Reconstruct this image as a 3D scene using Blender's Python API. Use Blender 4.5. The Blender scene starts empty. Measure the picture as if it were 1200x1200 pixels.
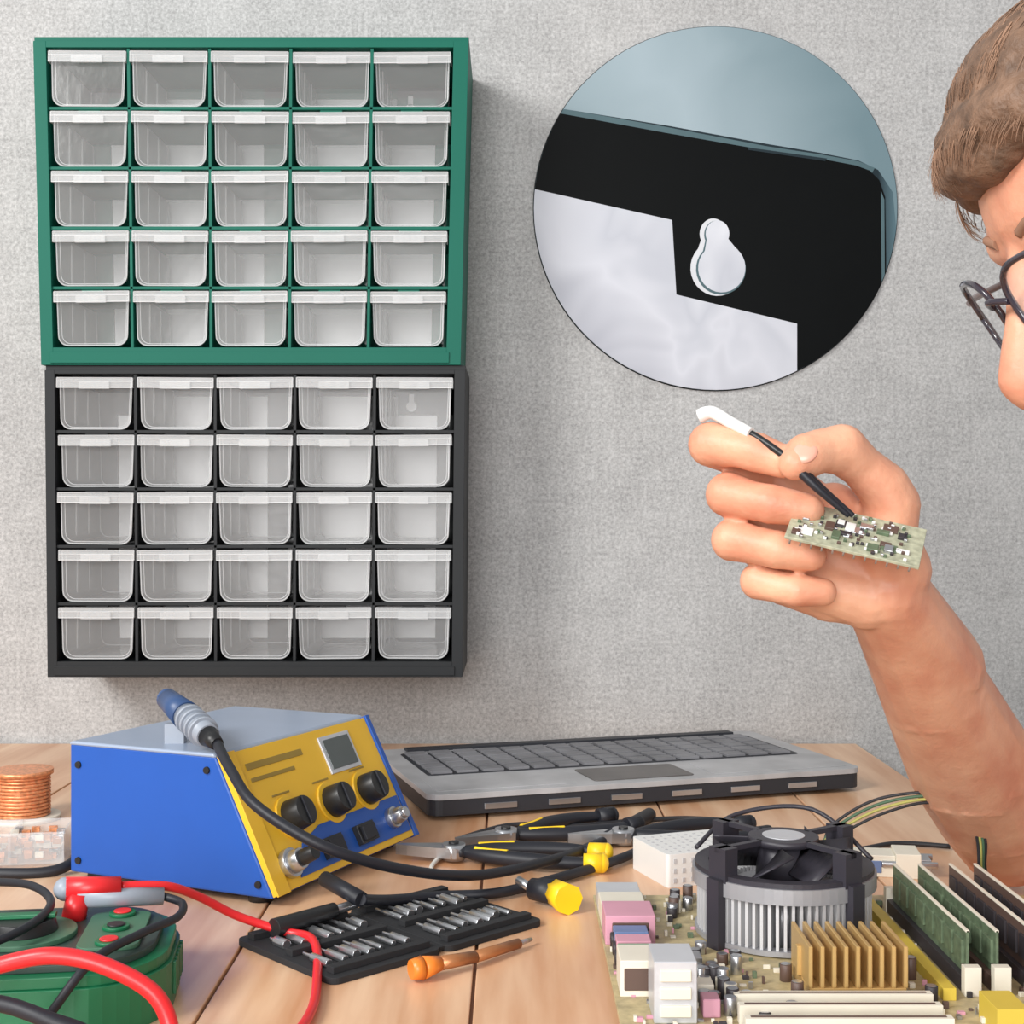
import bpy, math, random
from mathutils import Vector, Matrix, Euler
random.seed(7)
sc = bpy.context.scene
sc.view_settings.view_transform = 'Standard'
TZ = 0.75          # table top height
CZ = 1.02          # eye height

# ------------------------------------------------------------------ materials
def lin(c):
    c = c/255.0
    return c/12.92 if c <= 0.04045 else ((c+0.055)/1.055)**2.4
def rgb(r,g,b): return (lin(r),lin(g),lin(b),1)

def mat(name, col, rough=0.5, metal=0.0, var=0.06, scale=30, bump=0.0, bscale=200, spec=0.5, sss=0.0, coat=0.0, col2=None):
    m = bpy.data.materials.new(name); m.use_nodes=True
    nt=m.node_tree; b=nt.nodes['Principled BSDF']
    tc=nt.nodes.new('ShaderNodeTexCoord')
    nz=nt.nodes.new('ShaderNodeTexNoise'); nz.inputs['Scale'].default_value=scale; nz.inputs['Detail'].default_value=4
    nt.links.new(tc.outputs['Object'],nz.inputs['Vector'])
    rp=nt.nodes.new('ShaderNodeValToRGB')
    rp.color_ramp.elements[0].position=0.3; rp.color_ramp.elements[1].position=0.7
    if col2 is None:
        rp.color_ramp.elements[0].color=tuple(max(0,c*(1-var)) for c in col[:3])+(1,)
        rp.color_ramp.elements[1].color=tuple(min(1,c*(1+var)) for c in col[:3])+(1,)
    else:
        rp.color_ramp.elements[0].color=col; rp.color_ramp.elements[1].color=col2
    nt.links.new(nz.outputs['Fac'],rp.inputs['Fac']); nt.links.new(rp.outputs['Color'],b.inputs['Base Color'])
    b.inputs['Roughness'].default_value=rough; b.inputs['Metallic'].default_value=metal
    b.inputs['Specular IOR Level'].default_value=spec
    if coat: b.inputs['Coat Weight'].default_value=coat
    if sss:
        b.inputs['Subsurface Weight'].default_value=sss
        b.inputs['Subsurface Radius'].default_value=(1.0,0.35,0.2)
        b.inputs['Subsurface Scale'].default_value=0.006
    if bump:
        n2=nt.nodes.new('ShaderNodeTexNoise'); n2.inputs['Scale'].default_value=bscale; n2.inputs['Detail'].default_value=3
        nt.links.new(tc.outputs['Object'],n2.inputs['Vector'])
        bp=nt.nodes.new('ShaderNodeBump'); bp.inputs['Strength'].default_value=bump; bp.inputs['Distance'].default_value=0.002
        nt.links.new(n2.outputs['Fac'],bp.inputs['Height']); nt.links.new(bp.outputs['Normal'],b.inputs['Normal'])
    return m

def clear_mat(name, opacity, col=(0.9,0.92,0.93,1), rough=0.15, gloss=0.0, bump=0.25):
    m=mat(name,col,rough,var=0.03,scale=40,bump=bump,bscale=45,spec=0.15 if gloss else 0.3)
    nt=m.node_tree; b=nt.nodes['Principled BSDF']; out=nt.nodes['Material Output']
    tr=nt.nodes.new('ShaderNodeBsdfTransparent'); mx=nt.nodes.new('ShaderNodeMixShader')
    mx.inputs['Fac'].default_value=opacity
    nt.links.new(tr.outputs[0],mx.inputs[1]); nt.links.new(b.outputs[0],mx.inputs[2])
    last=mx
    if gloss:
        gl=nt.nodes.new('ShaderNodeBsdfGlossy'); gl.inputs['Roughness'].default_value=0.16
        fr=nt.nodes.new('ShaderNodeFresnel'); fr.inputs['IOR'].default_value=1.24
        bn=[n for n in nt.nodes if n.type=='BUMP']
        if bn: nt.links.new(bn[0].outputs[0],gl.inputs['Normal'])
        m2=nt.nodes.new('ShaderNodeMixShader'); nt.links.new(fr.outputs[0],m2.inputs['Fac'])
        nt.links.new(mx.outputs[0],m2.inputs[1]); nt.links.new(gl.outputs[0],m2.inputs[2]); last=m2
    nt.links.new(last.outputs[0],out.inputs['Surface'])
    return m

# ------------------------------------------------------------------ mesh builder
class MB:
    def __init__(s): s.v=[];s.f=[];s.m=[];s.sm=[];s.mats=[]
    def mi(s,m):
        if m not in s.mats: s.mats.append(m)
        return s.mats.index(m)
    def add(s,vs,fs,m,M=None,smooth=False):
        o=len(s.v)
        for v in vs:
            v=Vector(v)
            if M is not None: v=M@v
            s.v.append(v)
        k=s.mi(m)
        for i,f in enumerate(fs):
            s.f.append([o+j for j in f]); s.m.append(k)
            s.sm.append(smooth if not isinstance(smooth,list) else smooth[i])
    def box(s,x0,x1,y0,y1,z0,z1,m,M=None):
        vs=[(x0,y0,z0),(x1,y0,z0),(x1,y1,z0),(x0,y1,z0),(x0,y0,z1),(x1,y0,z1),(x1,y1,z1),(x0,y1,z1)]
        s.add(vs,[(0,3,2,1),(4,5,6,7),(0,1,5,4),(1,2,6,5),(2,3,7,6),(3,0,4,7)],m,M)
    def prism(s,poly,z0,z1,m,M=None,smooth=False):
        n=len(poly)
        vs=[(p[0],p[1],z0) for p in poly]+[(p[0],p[1],z1) for p in poly]
        fs=[tuple(reversed(range(n))),tuple(range(n,2*n))]+[(i,(i+1)%n,n+(i+1)%n,n+i) for i in range(n)]
        s.add(vs,fs,m,M,[False,False]+[smooth]*n)
    def cyl(s,p0,p1,r0,r1,m,n=24,M=None,smooth=True):
        p0=Vector(p0);p1=Vector(p1);d=(p1-p0).normalized()
        q=d.to_track_quat('Z','Y').to_matrix()
        vs=[]
        for p,r in((p0,r0),(p1,r1)):
            for i in range(n):
                a=2*math.pi*i/n; vs.append(p+q@Vector((r*math.cos(a),r*math.sin(a),0)))
        fs=[tuple(reversed(range(n))),tuple(range(n,2*n))]+[(i,(i+1)%n,n+(i+1)%n,n+i) for i in range(n)]
        s.add(vs,fs,m,M,[False,False]+[smooth]*n)
    def sph(s,c,r,m,n=16,M=None,R=None):
        if not hasattr(r,'__len__'): r=(r,r,r)
        c=Vector(c); k=n//2; vs=[]
        def P(x,y,z):
            v=Vector((x*r[0],y*r[1],z*r[2]))
            if R is not None: v=R@v
            return c+v
        vs.append(P(0,0,-1))
        for j in range(1,k):
            t=-math.pi/2+math.pi*j/k
            for i in range(n):
                a=2*math.pi*i/n; vs.append(P(math.cos(t)*math.cos(a),math.cos(t)*math.sin(a),math.sin(t)))
        vs.append(P(0,0,1)); top=len(vs)-1
        fs=[(0,1+(i+1)%n,1+i) for i in range(n)]
        for j in range(k-2):
            a=1+j*n
            fs+=[(a+i,a+(i+1)%n,a+n+(i+1)%n,a+n+i) for i in range(n)]
        a=1+(k-2)*n
        fs+=[(a+i,a+(i+1)%n,top) for i in range(n)]
        s.add(vs,fs,m,M,True)
    def chain(s,pts,m,n=16,M=None):
        for i,(p,r) in enumerate(pts):
            s.sph(p,r,m,n,M)
            if i: s.cyl(pts[i-1][0],p,pts[i-1][1]*0.995,r*0.995,m,n,M)
    def tube(s,pts,r,m,n=10,M=None,sub=8,caps=True):
        P=[Vector(p) for p in pts]
        if sub>1 and len(P)>2:
            Q=[]
            for i in range(len(P)-1):
                a=P[max(i-1,0)];b=P[i];c=P[i+1];d=P[min(i+2,len(P)-1)]
                for k in range(sub):
                    t=k/sub
                    Q.append(0.5*((2*b)+(c-a)*t+(2*a-5*b+4*c-d)*t*t+(3*b-a-3*c+d)*t**3))
            Q.append(P[-1]);P=Q
        vs=[];N=len(P);up=None
        for i in range(N):
            d=(P[min(i+1,N-1)]-P[max(i-1,0)]).normalized()
            if up is None:
                up=d.orthogonal().normalized()
            up=(up-d*up.dot(d)).normalized(); w=d.cross(up)
            rr=r(i/(N-1)) if callable(r) else r
            for k in range(n):
                a=2*math.pi*k/n; vs.append(P[i]+(up*math.cos(a)+w*math.sin(a))*rr)
        fs=[]
        for i in range(N-1):
            fs+=[(i*n+k,i*n+(k+1)%n,(i+1)*n+(k+1)%n,(i+1)*n+k) for k in range(n)]
        fl=[True]*len(fs)
        fs+=[tuple(reversed(range(n))),tuple(range((N-1)*n,N*n))]; fl+=[False,False]
        s.add(vs,fs,m,M,fl)
    def build(s,name,parent=None,loc=(0,0,0),rot=(0,0,0),bevel=0.0,seg=2):
        me=bpy.data.meshes.new(name); me.from_pydata([tuple(v) for v in s.v],[],s.f)
        for m in s.mats: me.materials.append(m)
        me.polygons.foreach_set('material_index',s.m)
        me.polygons.foreach_set('use_smooth',s.sm); me.update()
        ob=bpy.data.objects.new(name,me); sc.collection.objects.link(ob)
        ob.location=loc; ob.rotation_euler=rot
        if parent: ob.parent=parent
        if bevel:
            b=ob.modifiers.new('bevel','BEVEL'); b.width=bevel; b.segments=seg; b.limit_method='ANGLE'; b.angle_limit=math.radians(40)
        return ob
def organic(mb,name,voxel,it,parent=None,fac=0.5):
    ob=mb.build(name,parent)
    r=ob.modifiers.new('remesh','REMESH'); r.mode='VOXEL'; r.voxel_size=voxel; r.use_smooth_shade=True
    if it:
        k=ob.modifiers.new('smooth','SMOOTH'); k.factor=fac; k.iterations=it
    return ob
def empty(name,loc=(0,0,0),rot=(0,0,0)):
    e=bpy.data.objects.new(name,None); sc.collection.objects.link(e); e.location=loc; e.rotation_euler=rot; e.empty_display_size=0.05
    return e
def rrect(x0,x1,y0,y1,r,n=6):
    out=[]
    for cx,cy,a0 in((x1-r,y1-r,0),(x0+r,y1-r,90),(x0+r,y0+r,180),(x1-r,y0+r,270)):
        for i in range(n+1):
            a=math.radians(a0+90*i/n); out.append((cx+r*math.cos(a),cy+r*math.sin(a)))
    return out

# common materials
M_black=mat('black_plastic',rgb(30,31,33),0.4)
M_rub=mat('black_rubber',rgb(28,30,38),0.5)
M_steel=mat('steel',rgb(190,192,196),0.28,0.9)
M_silver=mat('silver_paint',rgb(200,203,208),0.35,0.3)
M_white=mat('white_plastic',rgb(228,228,226),0.4,var=0.02)
M_yel=mat('yellow_plastic',rgb(250,205,30),0.4)
M_red=mat('red_rubber',rgb(225,40,45),0.35)
M_blue=mat('blue_paint',rgb(28,84,172),0.4,var=0.03)
M_gold=mat('gold_anodised',rgb(205,170,110),0.4,0.4)

# ------------------------------------------------------------------ wall
def wall_mat():
    m=bpy.data.materials.new('wall_plaster'); m.use_nodes=True; nt=m.node_tree; b=nt.nodes['Principled BSDF']
    N=nt.nodes.new; L=nt.links.new
    tc=N('ShaderNodeTexCoord')
    n1=N('ShaderNodeTexNoise'); n1.inputs['Scale'].default_value=260; n1.inputs['Detail'].default_value=6; n1.inputs['Roughness'].default_value=0.8
    L(tc.outputs['Object'],n1.inputs['Vector'])
    def streak(sc_):
        mp=N('ShaderNodeMapping'); mp.inputs['Scale'].default_value=sc_; L(tc.outputs['Object'],mp.inputs['Vector'])
        n2=N('ShaderNodeTexNoise'); n2.inputs['Scale'].default_value=1; n2.inputs['Detail'].default_value=3; L(mp.outputs[0],n2.inputs['Vector']); return n2
    n2=streak((150,150,22)); n2b=streak((22,22,170))
    n3=N('ShaderNodeTexNoise'); n3.inputs['Scale'].default_value=9; n3.inputs['Detail'].default_value=8; n3.inputs['Roughness'].default_value=0.7; L(tc.outputs['Object'],n3.inputs['Vector'])
    def madd(src,k,prev):
        a=N('ShaderNodeMath'); a.operation='MULTIPLY_ADD'; a.inputs[1].default_value=k; L(src.outputs['Fac'],a.inputs[0])
        if prev is None: a.inputs[2].default_value=0
        else: L(prev.outputs[0],a.inputs[2])
        return a
    d=madd(n3,0.16,madd(n2b,0.07,madd(n2,0.09,madd(n1,0.68,None))))
    r=N('ShaderNodeValToRGB'); r.color_ramp.elements[0].position=0.40; r.color_ramp.elements[1].position=0.60
    r.color_ramp.elements[0].color=(0.29,0.288,0.286,1); r.color_ramp.elements[1].color=(0.57,0.568,0.565,1)
    L(d.outputs[0],r.inputs['Fac']); L(r.outputs['Color'],b.inputs['Base Color'])
    b.inputs['Roughness'].default_value=0.9; b.inputs['Specular IOR Level'].default_value=0.2
    bp=N('ShaderNodeBump'); bp.inputs['Strength'].default_value=0.35; bp.inputs['Distance'].default_value=0.001
    L(d.outputs[0],bp.inputs['Height']); L(bp.outputs[0],b.inputs['Normal'])
    return m
w=MB(); w.box(-3,3,1.6,1.7,0,2.7,wall_mat()); w.build('wall_back')
fl=MB(); fl.box(-3,3,-2.5,1.6,-0.05,0,mat('floor_concrete',rgb(150,145,140),0.6,scale=6)); fl.build('floor')

# ------------------------------------------------------------------ table
def wood_mat():
    m=bpy.data.materials.new('table_wood'); m.use_nodes=True; nt=m.node_tree; b=nt.nodes['Principled BSDF']
    N=nt.nodes.new; L=nt.links.new
    tc=N('ShaderNodeTexCoord'); mp=N('ShaderNodeMapping'); mp.inputs['Scale'].default_value=(26,2.2,26); L(tc.outputs['Object'],mp.inputs['Vector'])
    n=N('ShaderNodeTexNoise'); n.inputs['Scale'].default_value=1.5; n.inputs['Detail'].default_value=6; L(mp.outputs[0],n.inputs['Vector'])
    r=N('ShaderNodeValToRGB'); r.color_ramp.elements[0].position=0.32; r.color_ramp.elements[1].position=0.7
    r.color_ramp.elements[0].color=rgb(200,144,102); r.color_ramp.elements[1].color=rgb(240,203,168)
    L(n.outputs['Fac'],r.inputs['Fac']); L(r.outputs['Color'],b.inputs['Base Color'])
    b.inputs['Roughness'].default_value=0.3
    return m
M_wood=wood_mat(); M_seam=mat('table_seam',rgb(110,74,52),0.7)
t=MB()
xs=[-1.0,-0.80,-0.62,-0.44,-0.155-0.013,-0.022,0.135,0.27,0.402]
for a,b_ in zip(xs[:-1],xs[1:]):
    t.box(a+0.0010,b_-0.0010,0.40,1.592,TZ-0.035,TZ,M_wood)
t.box(-0.995,0.398,0.405,1.590,TZ-0.03,TZ-0.0025,M_seam)
t.box(-0.95,0.35,0.47,0.50,TZ-0.10,TZ-0.034,M_wood); t.box(-0.95,0.35,1.5,1.53,TZ-0.10,TZ-0.034,M_wood)
for lx in(-0.97,0.32):
    for ly in(0.45,1.5): t.box(lx,lx+0.06,ly,ly+0.06,0,TZ-0.034,M_wood)
t.build('wooden_work_table',bevel=0.0008)

# ------------------------------------------------------------------ drawer cabinets
M_clear=clear_mat('clear_drawer_plastic',0.14,(0.98,0.985,0.99,1),0.3,gloss=1)
M_floor=clear_mat('clear_drawer_floor',0.34,(0.98,0.985,0.99,1),0.3,gloss=1,bump=0.6)
M_frost=clear_mat('frosted_drawer_lip',0.22,(0.90,0.92,0.93,1),0.35)
M_edge=clear_mat('clear_drawer_edge',0.32,(0.95,0.96,0.97,1),0.2)
M_back=mat('lit_wall_stand_in',(0.95,0.95,0.96,1),0.6,var=0.05,scale=14)  # added white, stands in for the lit wall behind the open cabinet back

def drawer_mesh(w,h,dep,name):
    """w,h outer front size; origin at centre of front face; y goes back."""
    d=MB()
    lip=h*0.21
    def outline(sx,sy,inset):
        hw=w/2*0.955-inset; top=h/2-0.002; bot=-h/2+inset; r=0.011
        pts=[(-hw,top)]
        for i in range(7):
            a=math.radians(180+90*i/6); pts.append((-hw*0.965+r+r*math.cos(a),bot+r+r*math.sin(a)))
        for i in range(7):
            a=math.radians(270+90*i/6); pts.append((hw*0.965-r+r*math.cos(a),bot+r+r*math.sin(a)))
        pts.append((hw,top))
        return [(x*sx,z*sy+0.0015*(1-sx)*10*0.3) for x,z in pts]
    A=outline(1,1,0); B=outline(0.86,0.86,0.0)
    n=len(A)
    fa=[(x,0,z) for x,z in A]; ba=[(x,dep,z) for x,z in B]
    d.add(fa,[tuple(range(n))],M_clear)
    d.add(ba,[tuple(reversed(range(n)))],M_clear)
    d.add(fa+ba,[(i,i+1,n+i+1,n+i) for i in range(n-1)],M_floor,None,True)
    d.tube([(x,-0.0003,z) for x,z in A],0.0008,M_edge,6,sub=1)
    d.tube([(x,dep,z) for x,z in B],0.0008,M_edge,6,sub=1)
    A2=[(x*0.93,z*0.90-0.0006) for x,z in A]
    d.tube([(x,0.003,z) for x,z in A2],0.00045,M_edge,6,sub=1)
    # lip
    d.box(-w/2,w/2,-0.0062,-0.0050,h/2-lip,h/2-0.001,M_frost)
    d.box(-w/2,w/2,-0.006,0.010,h/2-0.0014,h/2-0.0004,M_edge)
    d.box(-w/2,w/2,-0.0066,-0.0056,h/2-lip-0.0002,h/2-lip+0.0007,M_edge)
    d.box(-w/2,w/2,-0.0066,-0.0060,h/2-lip*0.45,h/2-lip*0.40,M_edge)
    d.box(-w*0.20,w*0.20,-0.0085,-0.0062,h/2-lip-0.0012,h/2-lip*0.45,M_frost)
    for sx in(-1,1): d.box(sx*w/2-0.0006,sx*w/2+0.0006,-0.006,0.008,h/2-lip,h/2-0.001,M_edge)
    for sx in(-1,1):
        for k in(0.33,0.66):
            q=1-0.14*k
            d.box(sx*w*0.455*q-0.0006,sx*w*0.455*q+0.0006,dep*k,dep*k+0.003,-h*0.40*q,h*0.40*q,M_edge)
    me=d.build(name)
    m=me.data; bpy.data.objects.remove(me); return m

def cabinet(name,M_body,xl,xr,zt,zb,taper,fl_,fr_,ft,fb,depth=0.1445,yf=1.4545):
    W=xr-xl;H=zt-zb;xc=(xl+xr)/2
    e=empty(name,(xc,yf,zt))
    b=MB()
    hw=W/2
    L_=-hw+fl_;R_=hw-fr_;T_=-ft;B_=-H+fb
    b.box(-hw,L_,0,depth,-H,0,M_body); b.box(R_,hw,0,depth,-H,0,M_body)
    b.box(L_,R_,0,depth,T_,0,M_body); b.box(L_,R_,0,depth,-H,B_,M_body)
    b.box(-hw,hw,0.004,depth-0.001,-0.001,0.0055,M_body)
    for x in(-0.15,0.0,0.15): b.box(x-0.01,x+0.01,0.02,0.05,0.005,0.0058,M_body)
    b.box(L_-0.003,R_+0.003,-0.0018,0.002,-H+0.002,B_-0.005,M_body)
    cw=(R_-L_)/5; rh=(T_-B_)/5
    for i in range(1,5):
        b.box(L_+cw*i-0.0016,L_+cw*i+0.0016,0.003,depth,B_,T_,M_body)
        b.box(L_,R_,0.003,depth,B_+rh*i-0.0016,B_+rh*i+0.0016,M_body)
        for j in range(5):
            b.box(L_+cw*(j+.5)-0.012,L_+cw*(j+.5)+0.012,0.0045,0.008,B_+rh*i-0.0045,B_+rh*i,M_body)
    yb=depth-0.003
    b.box(L_,L_+0.026,yb,depth,B_,T_,M_body); b.box(R_-0.026,R_,yb,depth,B_,T_,M_body)
    b.box(L_,R_,yb,depth,T_-0.012,T_,M_body); b.box(L_,R_,yb,depth,B_,B_+0.012,M_body)
    b.box(-0.012,0.012,yb,depth,B_,T_,M_body)
    for sx in(L_,R_-0.072):
        b.box(sx,sx+0.072,yb,depth,T_-0.034,T_,M_body)
    b.box(L_,R_,depth,depth+0.001,B_,T_,M_back)  # added sheet, keeps the back openings bright where the wall would be shaded
    for sx in(L_+0.056,R_-0.056):
        b.cyl((sx,yb-0.0006,T_-0.024),(sx,yb,T_-0.024),0.006,0.006,M_back); b.box(sx-0.003,sx+0.003,yb-0.0006,yb,T_-0.020,T_-0.009,M_back)
    def tp(v):
        k=1-taper*(-v.z)/H; return Vector((v.x*k,v.y,v.z))
    b.v=[tp(v) for v in b.v]
    b.build('cabinet_body',e,bevel=0.0012)
    dm=drawer_mesh(cw-0.0045,rh-0.006,depth-0.026,'drawer')
    for r in range(5):
        for c in range(5):
            z=B_+rh*(r+.5)-0.0002; k=1-taper*(-z)/H
            o=bpy.data.objects.new('drawer',dm); sc.collection.objects.link(o); o.parent=e
            jx=random.uniform(-1,1)
            o.location=((L_+cw*(c+.5))*k+0.0004*jx,0.0075+random.uniform(-0.003,0.003),z)
            o.scale=(k,1,1); o.rotation_euler=(random.uniform(-.02,.01),random.uniform(-.010,.010),0)
    return e
M_green=mat('green_cabinet_plastic',rgb(20,98,82),0.5,var=0.03,scale=8,spec=0.15)
M_char=mat('charcoal_cabinet_plastic',rgb(36,38,40),0.5,var=0.05,scale=8,spec=0.2)
cabinet('storage_drawer_cabinet',M_green,-0.5103,-0.0462,CZ+0.5020,CZ+0.1568,0.037,0.0135,0.0160,0.007,0.0185)
cabinet('storage_drawer_cabinet',M_char,-0.4980,-0.0498,CZ+0.1512,CZ-0.1760,0.014,0.0105,0.0115,0.004,0.0165)

# ------------------------------------------------------------------ round picture panel on wall (keyhole close-up)
def clip(poly,c,r,n=96):
    cp=[(c[0]+r*math.cos(2*math.pi*i/n),c[1]+r*math.sin(2*math.pi*i/n)) for i in range(n)]
    out=poly
    for i in range(n):
        a=cp[i];b=cp[(i+1)%n]; inp=out; out=[]
        if not inp: break
        ins=lambda p:(b[0]-a[0])*(p[1]-a[1])-(b[1]-a[1])*(p[0]-a[0])>=-1e-12
        for j in range(len(inp)):
            p=inp[j];q=inp[(j+1)%len(inp)]
            ip=ins(p);iq=ins(q)
            if ip!=iq:
                d1=(b[0]-a[0])*(p[1]-a[1])-(b[1]-a[1])*(p[0]-a[0]); d2=(b[0]-a[0])*(q[1]-a[1])-(b[1]-a[1])*(q[0]-a[0])
                t_=d1/(d1-d2); x=(p[0]+(q[0]-p[0])*t_,p[1]+(q[1]-p[1])*t_)
                if ip: out.append(p); out.append(x)
                else: out.append(x)
            elif ip: out.append(p)
    res=[]
    for p in out:
        if not res or (abs(p[0]-res[-1][0])+abs(p[1]-res[-1][1])>1e-6): res.append(p)
    return res
def area(p): return sum(p[i][0]*p[(i+1)%len(p)][1]-p[(i+1)%len(p)][0]*p[i][1] for i in range(len(p)))
def ramp_mat(name,cols,axis=(1,0,0),rng=(-0.2,0.2),noise=0,nscale=8,rough=0.4,spec=0.5):
    m=bpy.data.materials.new(name); m.use_nodes=True; nt=m.node_tree; b=nt.nodes['Principled BSDF']; N=nt.nodes.new; L=nt.links.new
    tc=N('ShaderNodeTexCoord'); dt=N('ShaderNodeVectorMath'); dt.operation='DOT_PRODUCT'; dt.inputs[1].default_value=axis
    L(tc.outputs['Object'],dt.inputs[0])
    mr=N('ShaderNodeMapRange'); mr.inputs[1].default_value=rng[0]; mr.inputs[2].default_value=rng[1]; L(dt.outputs['Value'],mr.inputs[0])
    src=mr.outputs[0]
    if noise:
        nz=N('ShaderNodeTexNoise'); nz.inputs['Scale'].default_value=nscale; nz.inputs['Detail'].default_value=2; nz.inputs['Distortion'].default_value=0.8; L(tc.outputs['Object'],nz.inputs['Vector'])
        mm=N('ShaderNodeMath'); mm.operation='MULTIPLY_ADD'; mm.inputs[1].default_value=noise; L(nz.outputs['Fac'],mm.inputs[0])
        m2=N('ShaderNodeMath'); m2.operation='SUBTRACT'; m2.inputs[1].default_value=noise/2; L(src,m2.inputs[0]); L(m2.outputs[0],mm.inputs[2]); src=mm.outputs[0]
    r=N('ShaderNodeValToRGB'); L(src,r.inputs['Fac'])
    el=r.color_ramp.elements
    el[0].position=cols[0][0]; el[0].color=cols[0][1]; el[1].position=cols[-1][0]; el[1].color=cols[-1][1]
    for p,c in cols[1:-1]:
        q=el.new(p); q.color=c
    L(r.outputs['Color'],b.inputs['Base Color']); b.inputs['Roughness'].default_value=rough; b.inputs['Specular IOR Level'].default_value=spec
    return m
M_pbg=ramp_mat('print_grey_blue',[(0,rgb(122,140,147)),(0.5,rgb(156,172,180)),(1,rgb(108,130,138))],(0.9,0,0.4),noise=0.25,spec=0.15)
M_pwhite=ramp_mat('print_pale_plastic',[(0,rgb(160,162,172)),(0.4,rgb(202,204,212)),(0.6,rgb(186,189,198)),(1,rgb(222,224,230))],(0.5,0,0.6),(-0.25,0.1),noise=1.0,nscale=9,spec=0.15)
M_pblack=mat('print_black_plastic',rgb(9,11,12),0.5,spec=0.08)
M_prim=mat('print_rim_highlight',rgb(80,102,108),0.4,spec=0.15)
M_pside=ramp_mat('print_side',[(0,rgb(34,46,52)),(1,rgb(92,118,128))],(1,0,0),(0.19,0.215),spec=0.15)
M_lgt=mat('print_cutout_edge',rgb(205,207,212),0.4,spec=0.15)
C=(0.238,0.355);R=0.2125
def px(x,y): return ((x-600)/1000-C[0],(600-y)/1000-C[1])
pm=MB()
Mxz=Matrix(((1,0,0,0),(0,0,-1,0),(0,1,0,0),(0,0,0,1)))
circ=[(R*math.cos(2*math.pi*i/128),R*math.sin(2*math.pi*i/128)) for i in range(128)]
circ2=[(x*1.0045,y*1.0045) for x,y in circ]
pm.prism(circ2,0,0.0015,M_pblack,Mxz); pm.prism(circ,0.0015,0.003,M_pbg,Mxz)
def layer(pts,z0,z1,m):
    p=[px(*q) for q in pts]
    if area(p)<0: p=p[::-1]
    p=clip(p,(0,0),R*0.9995)
    if len(p)>2: pm.prism(p,z0,z1,m,Mxz)
layer([(600,120),(655,128),(780,148),(900,170),(960,180),(1005,189),(1028,200),(1045,226),(1052,300),(1052,500),(600,500)],0.003,0.0034,M_pside)
layer([(600,116),(655,128),(780,150),(900,173),(960,182),(1005,190),(1024,198),(1020,205),(900,188),(780,160),(655,136),(600,126)],0.0034,0.004,M_prim)
blk1=[(600,124),(655,134),(780,157),(900,178),(960,187),(1002,195),(1018,201),(1029,212),(1036,232),(1037,300),(1038,500),(600,500)]
layer(blk1,0.0034,0.0042,M_pblack)
layer([(600,217),(787,259),(792,346),(933,380),(933,500),(600,500)],0.0042,0.0048,M_pwhite)
layer([(1031,225),(1035,235),(1036,420),(1033,420),(1031,240)],0.0042,0.0046,M_prim)
layer([(875,174),(968,187),(966,190),(876,177)],0.0042,0.0046,M_pside)
def kh(ox,oy,s,z0,z1,m):
    pts=[]
    for a in range(205,-26,-12):
        pts.append((838+ox+15*s*math.cos(math.radians(a)),276+oy-17*s*math.sin(math.radians(a))))
    for a in range(52,-233,-12):
        pts.append((843+ox+30*s*math.cos(math.radians(a)),316+oy-31*s*math.sin(math.radians(a))))
    layer(pts,z0,z1,m)
kh(-3,-1,1.05,0.0042,0.0046,M_lgt); kh(1,0,0.97,0.0046,0.0048,M_prim); kh(2,-1,0.92,0.0048,0.005,M_pwhite)
pm.build('round_picture_panel',loc=(C[0],1.5995,CZ+C[1]))

# ------------------------------------------------------------------ soldering station
M_yelp=mat('yellow_panel',rgb(234,186,46),0.45,var=0.03)
M_bluetop=mat('pale_blue_lid',rgb(152,166,188),0.3,var=0.03)
st=empty('soldering_station',(-0.1626,0.929,TZ),(0,0,-math.atan2(0.415,0.91)))
Ls,Hh=0.178,0.100
Wd=0.182; WK=1.09; WC=Wd*WK
sl=0.048
Msx=Matrix(((1,0,0,0),(0,0,1,0),(0,1,0,0),(0,0,0,1)))
s=MB()
prof=[(-Ls,0.006),(0,0.006),(-sl,Hh),(-Ls,Hh)]
s.prism(prof,0.0,WC,M_blue,Msx)
s.prism([(-Ls-0.001,Hh-0.001),(-sl+0.001,Hh-0.001),(-sl-0.001,Hh+0.002),(-Ls+0.001,Hh+0.002)],-0.001,WC+0.001,M_bluetop,Msx)
s.build('case',st,bevel=0.002)
ax=Vector((0,WK,0)); up=Vector((-sl,0,Hh-0.006)); sloplen=up.length; up.normalize(); nn=Vector((0,1,0)).cross(up).normalized()
if nn.x<0: nn=-nn
F=Matrix.Identity(4)
for i in range(3): F[i][0]=ax[i];F[i][1]=up[i];F[i][2]=nn[i];F[i][3]=(0,0,0.006)[i]
p=MB()
p.box(0.001,Wd-0.001,0.001,sloplen-0.001,0,0.004,M_yelp,F)
p.prism([(0.030,0.006),(Wd-0.006,0.006),(Wd-0.006,0.036),(0.070,0.036),(0.045,0.028)],0.004,0.0052,M_blue,F)
p.box(0.0,0.014,0.0,sloplen,0.004,0.0055,M_yelp,F)
p.box(Wd-0.004,Wd+0.001,0,sloplen,0,0.006,M_blue,F)
p.box(0.108,0.148,0.068,0.098,0.004,0.0055,M_silver,F)
M_lcd=mat('lcd_grey',rgb(84,92,92),0.15); p.box(0.111,0.145,0.071,0.095,0.0055,0.0062,M_lcd,F)
def f(u,v,w_): return F@Vector((u,v,w_))
for u,v in((0.044,0.048),(0.094,0.048),(0.140,0.048)):
    p.cyl(f(u,v,0.004),f(u,v,0.006),0.0165,0.0160,M_yelp,28); p.cyl(f(u,v,0.006),f(u,v,0.020),0.0125,0.0110,M_black,20)
    p.box(u-0.0015,u+0.0015,v-0.010,v+0.010,0.020,0.0215,M_rub,F)
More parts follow.
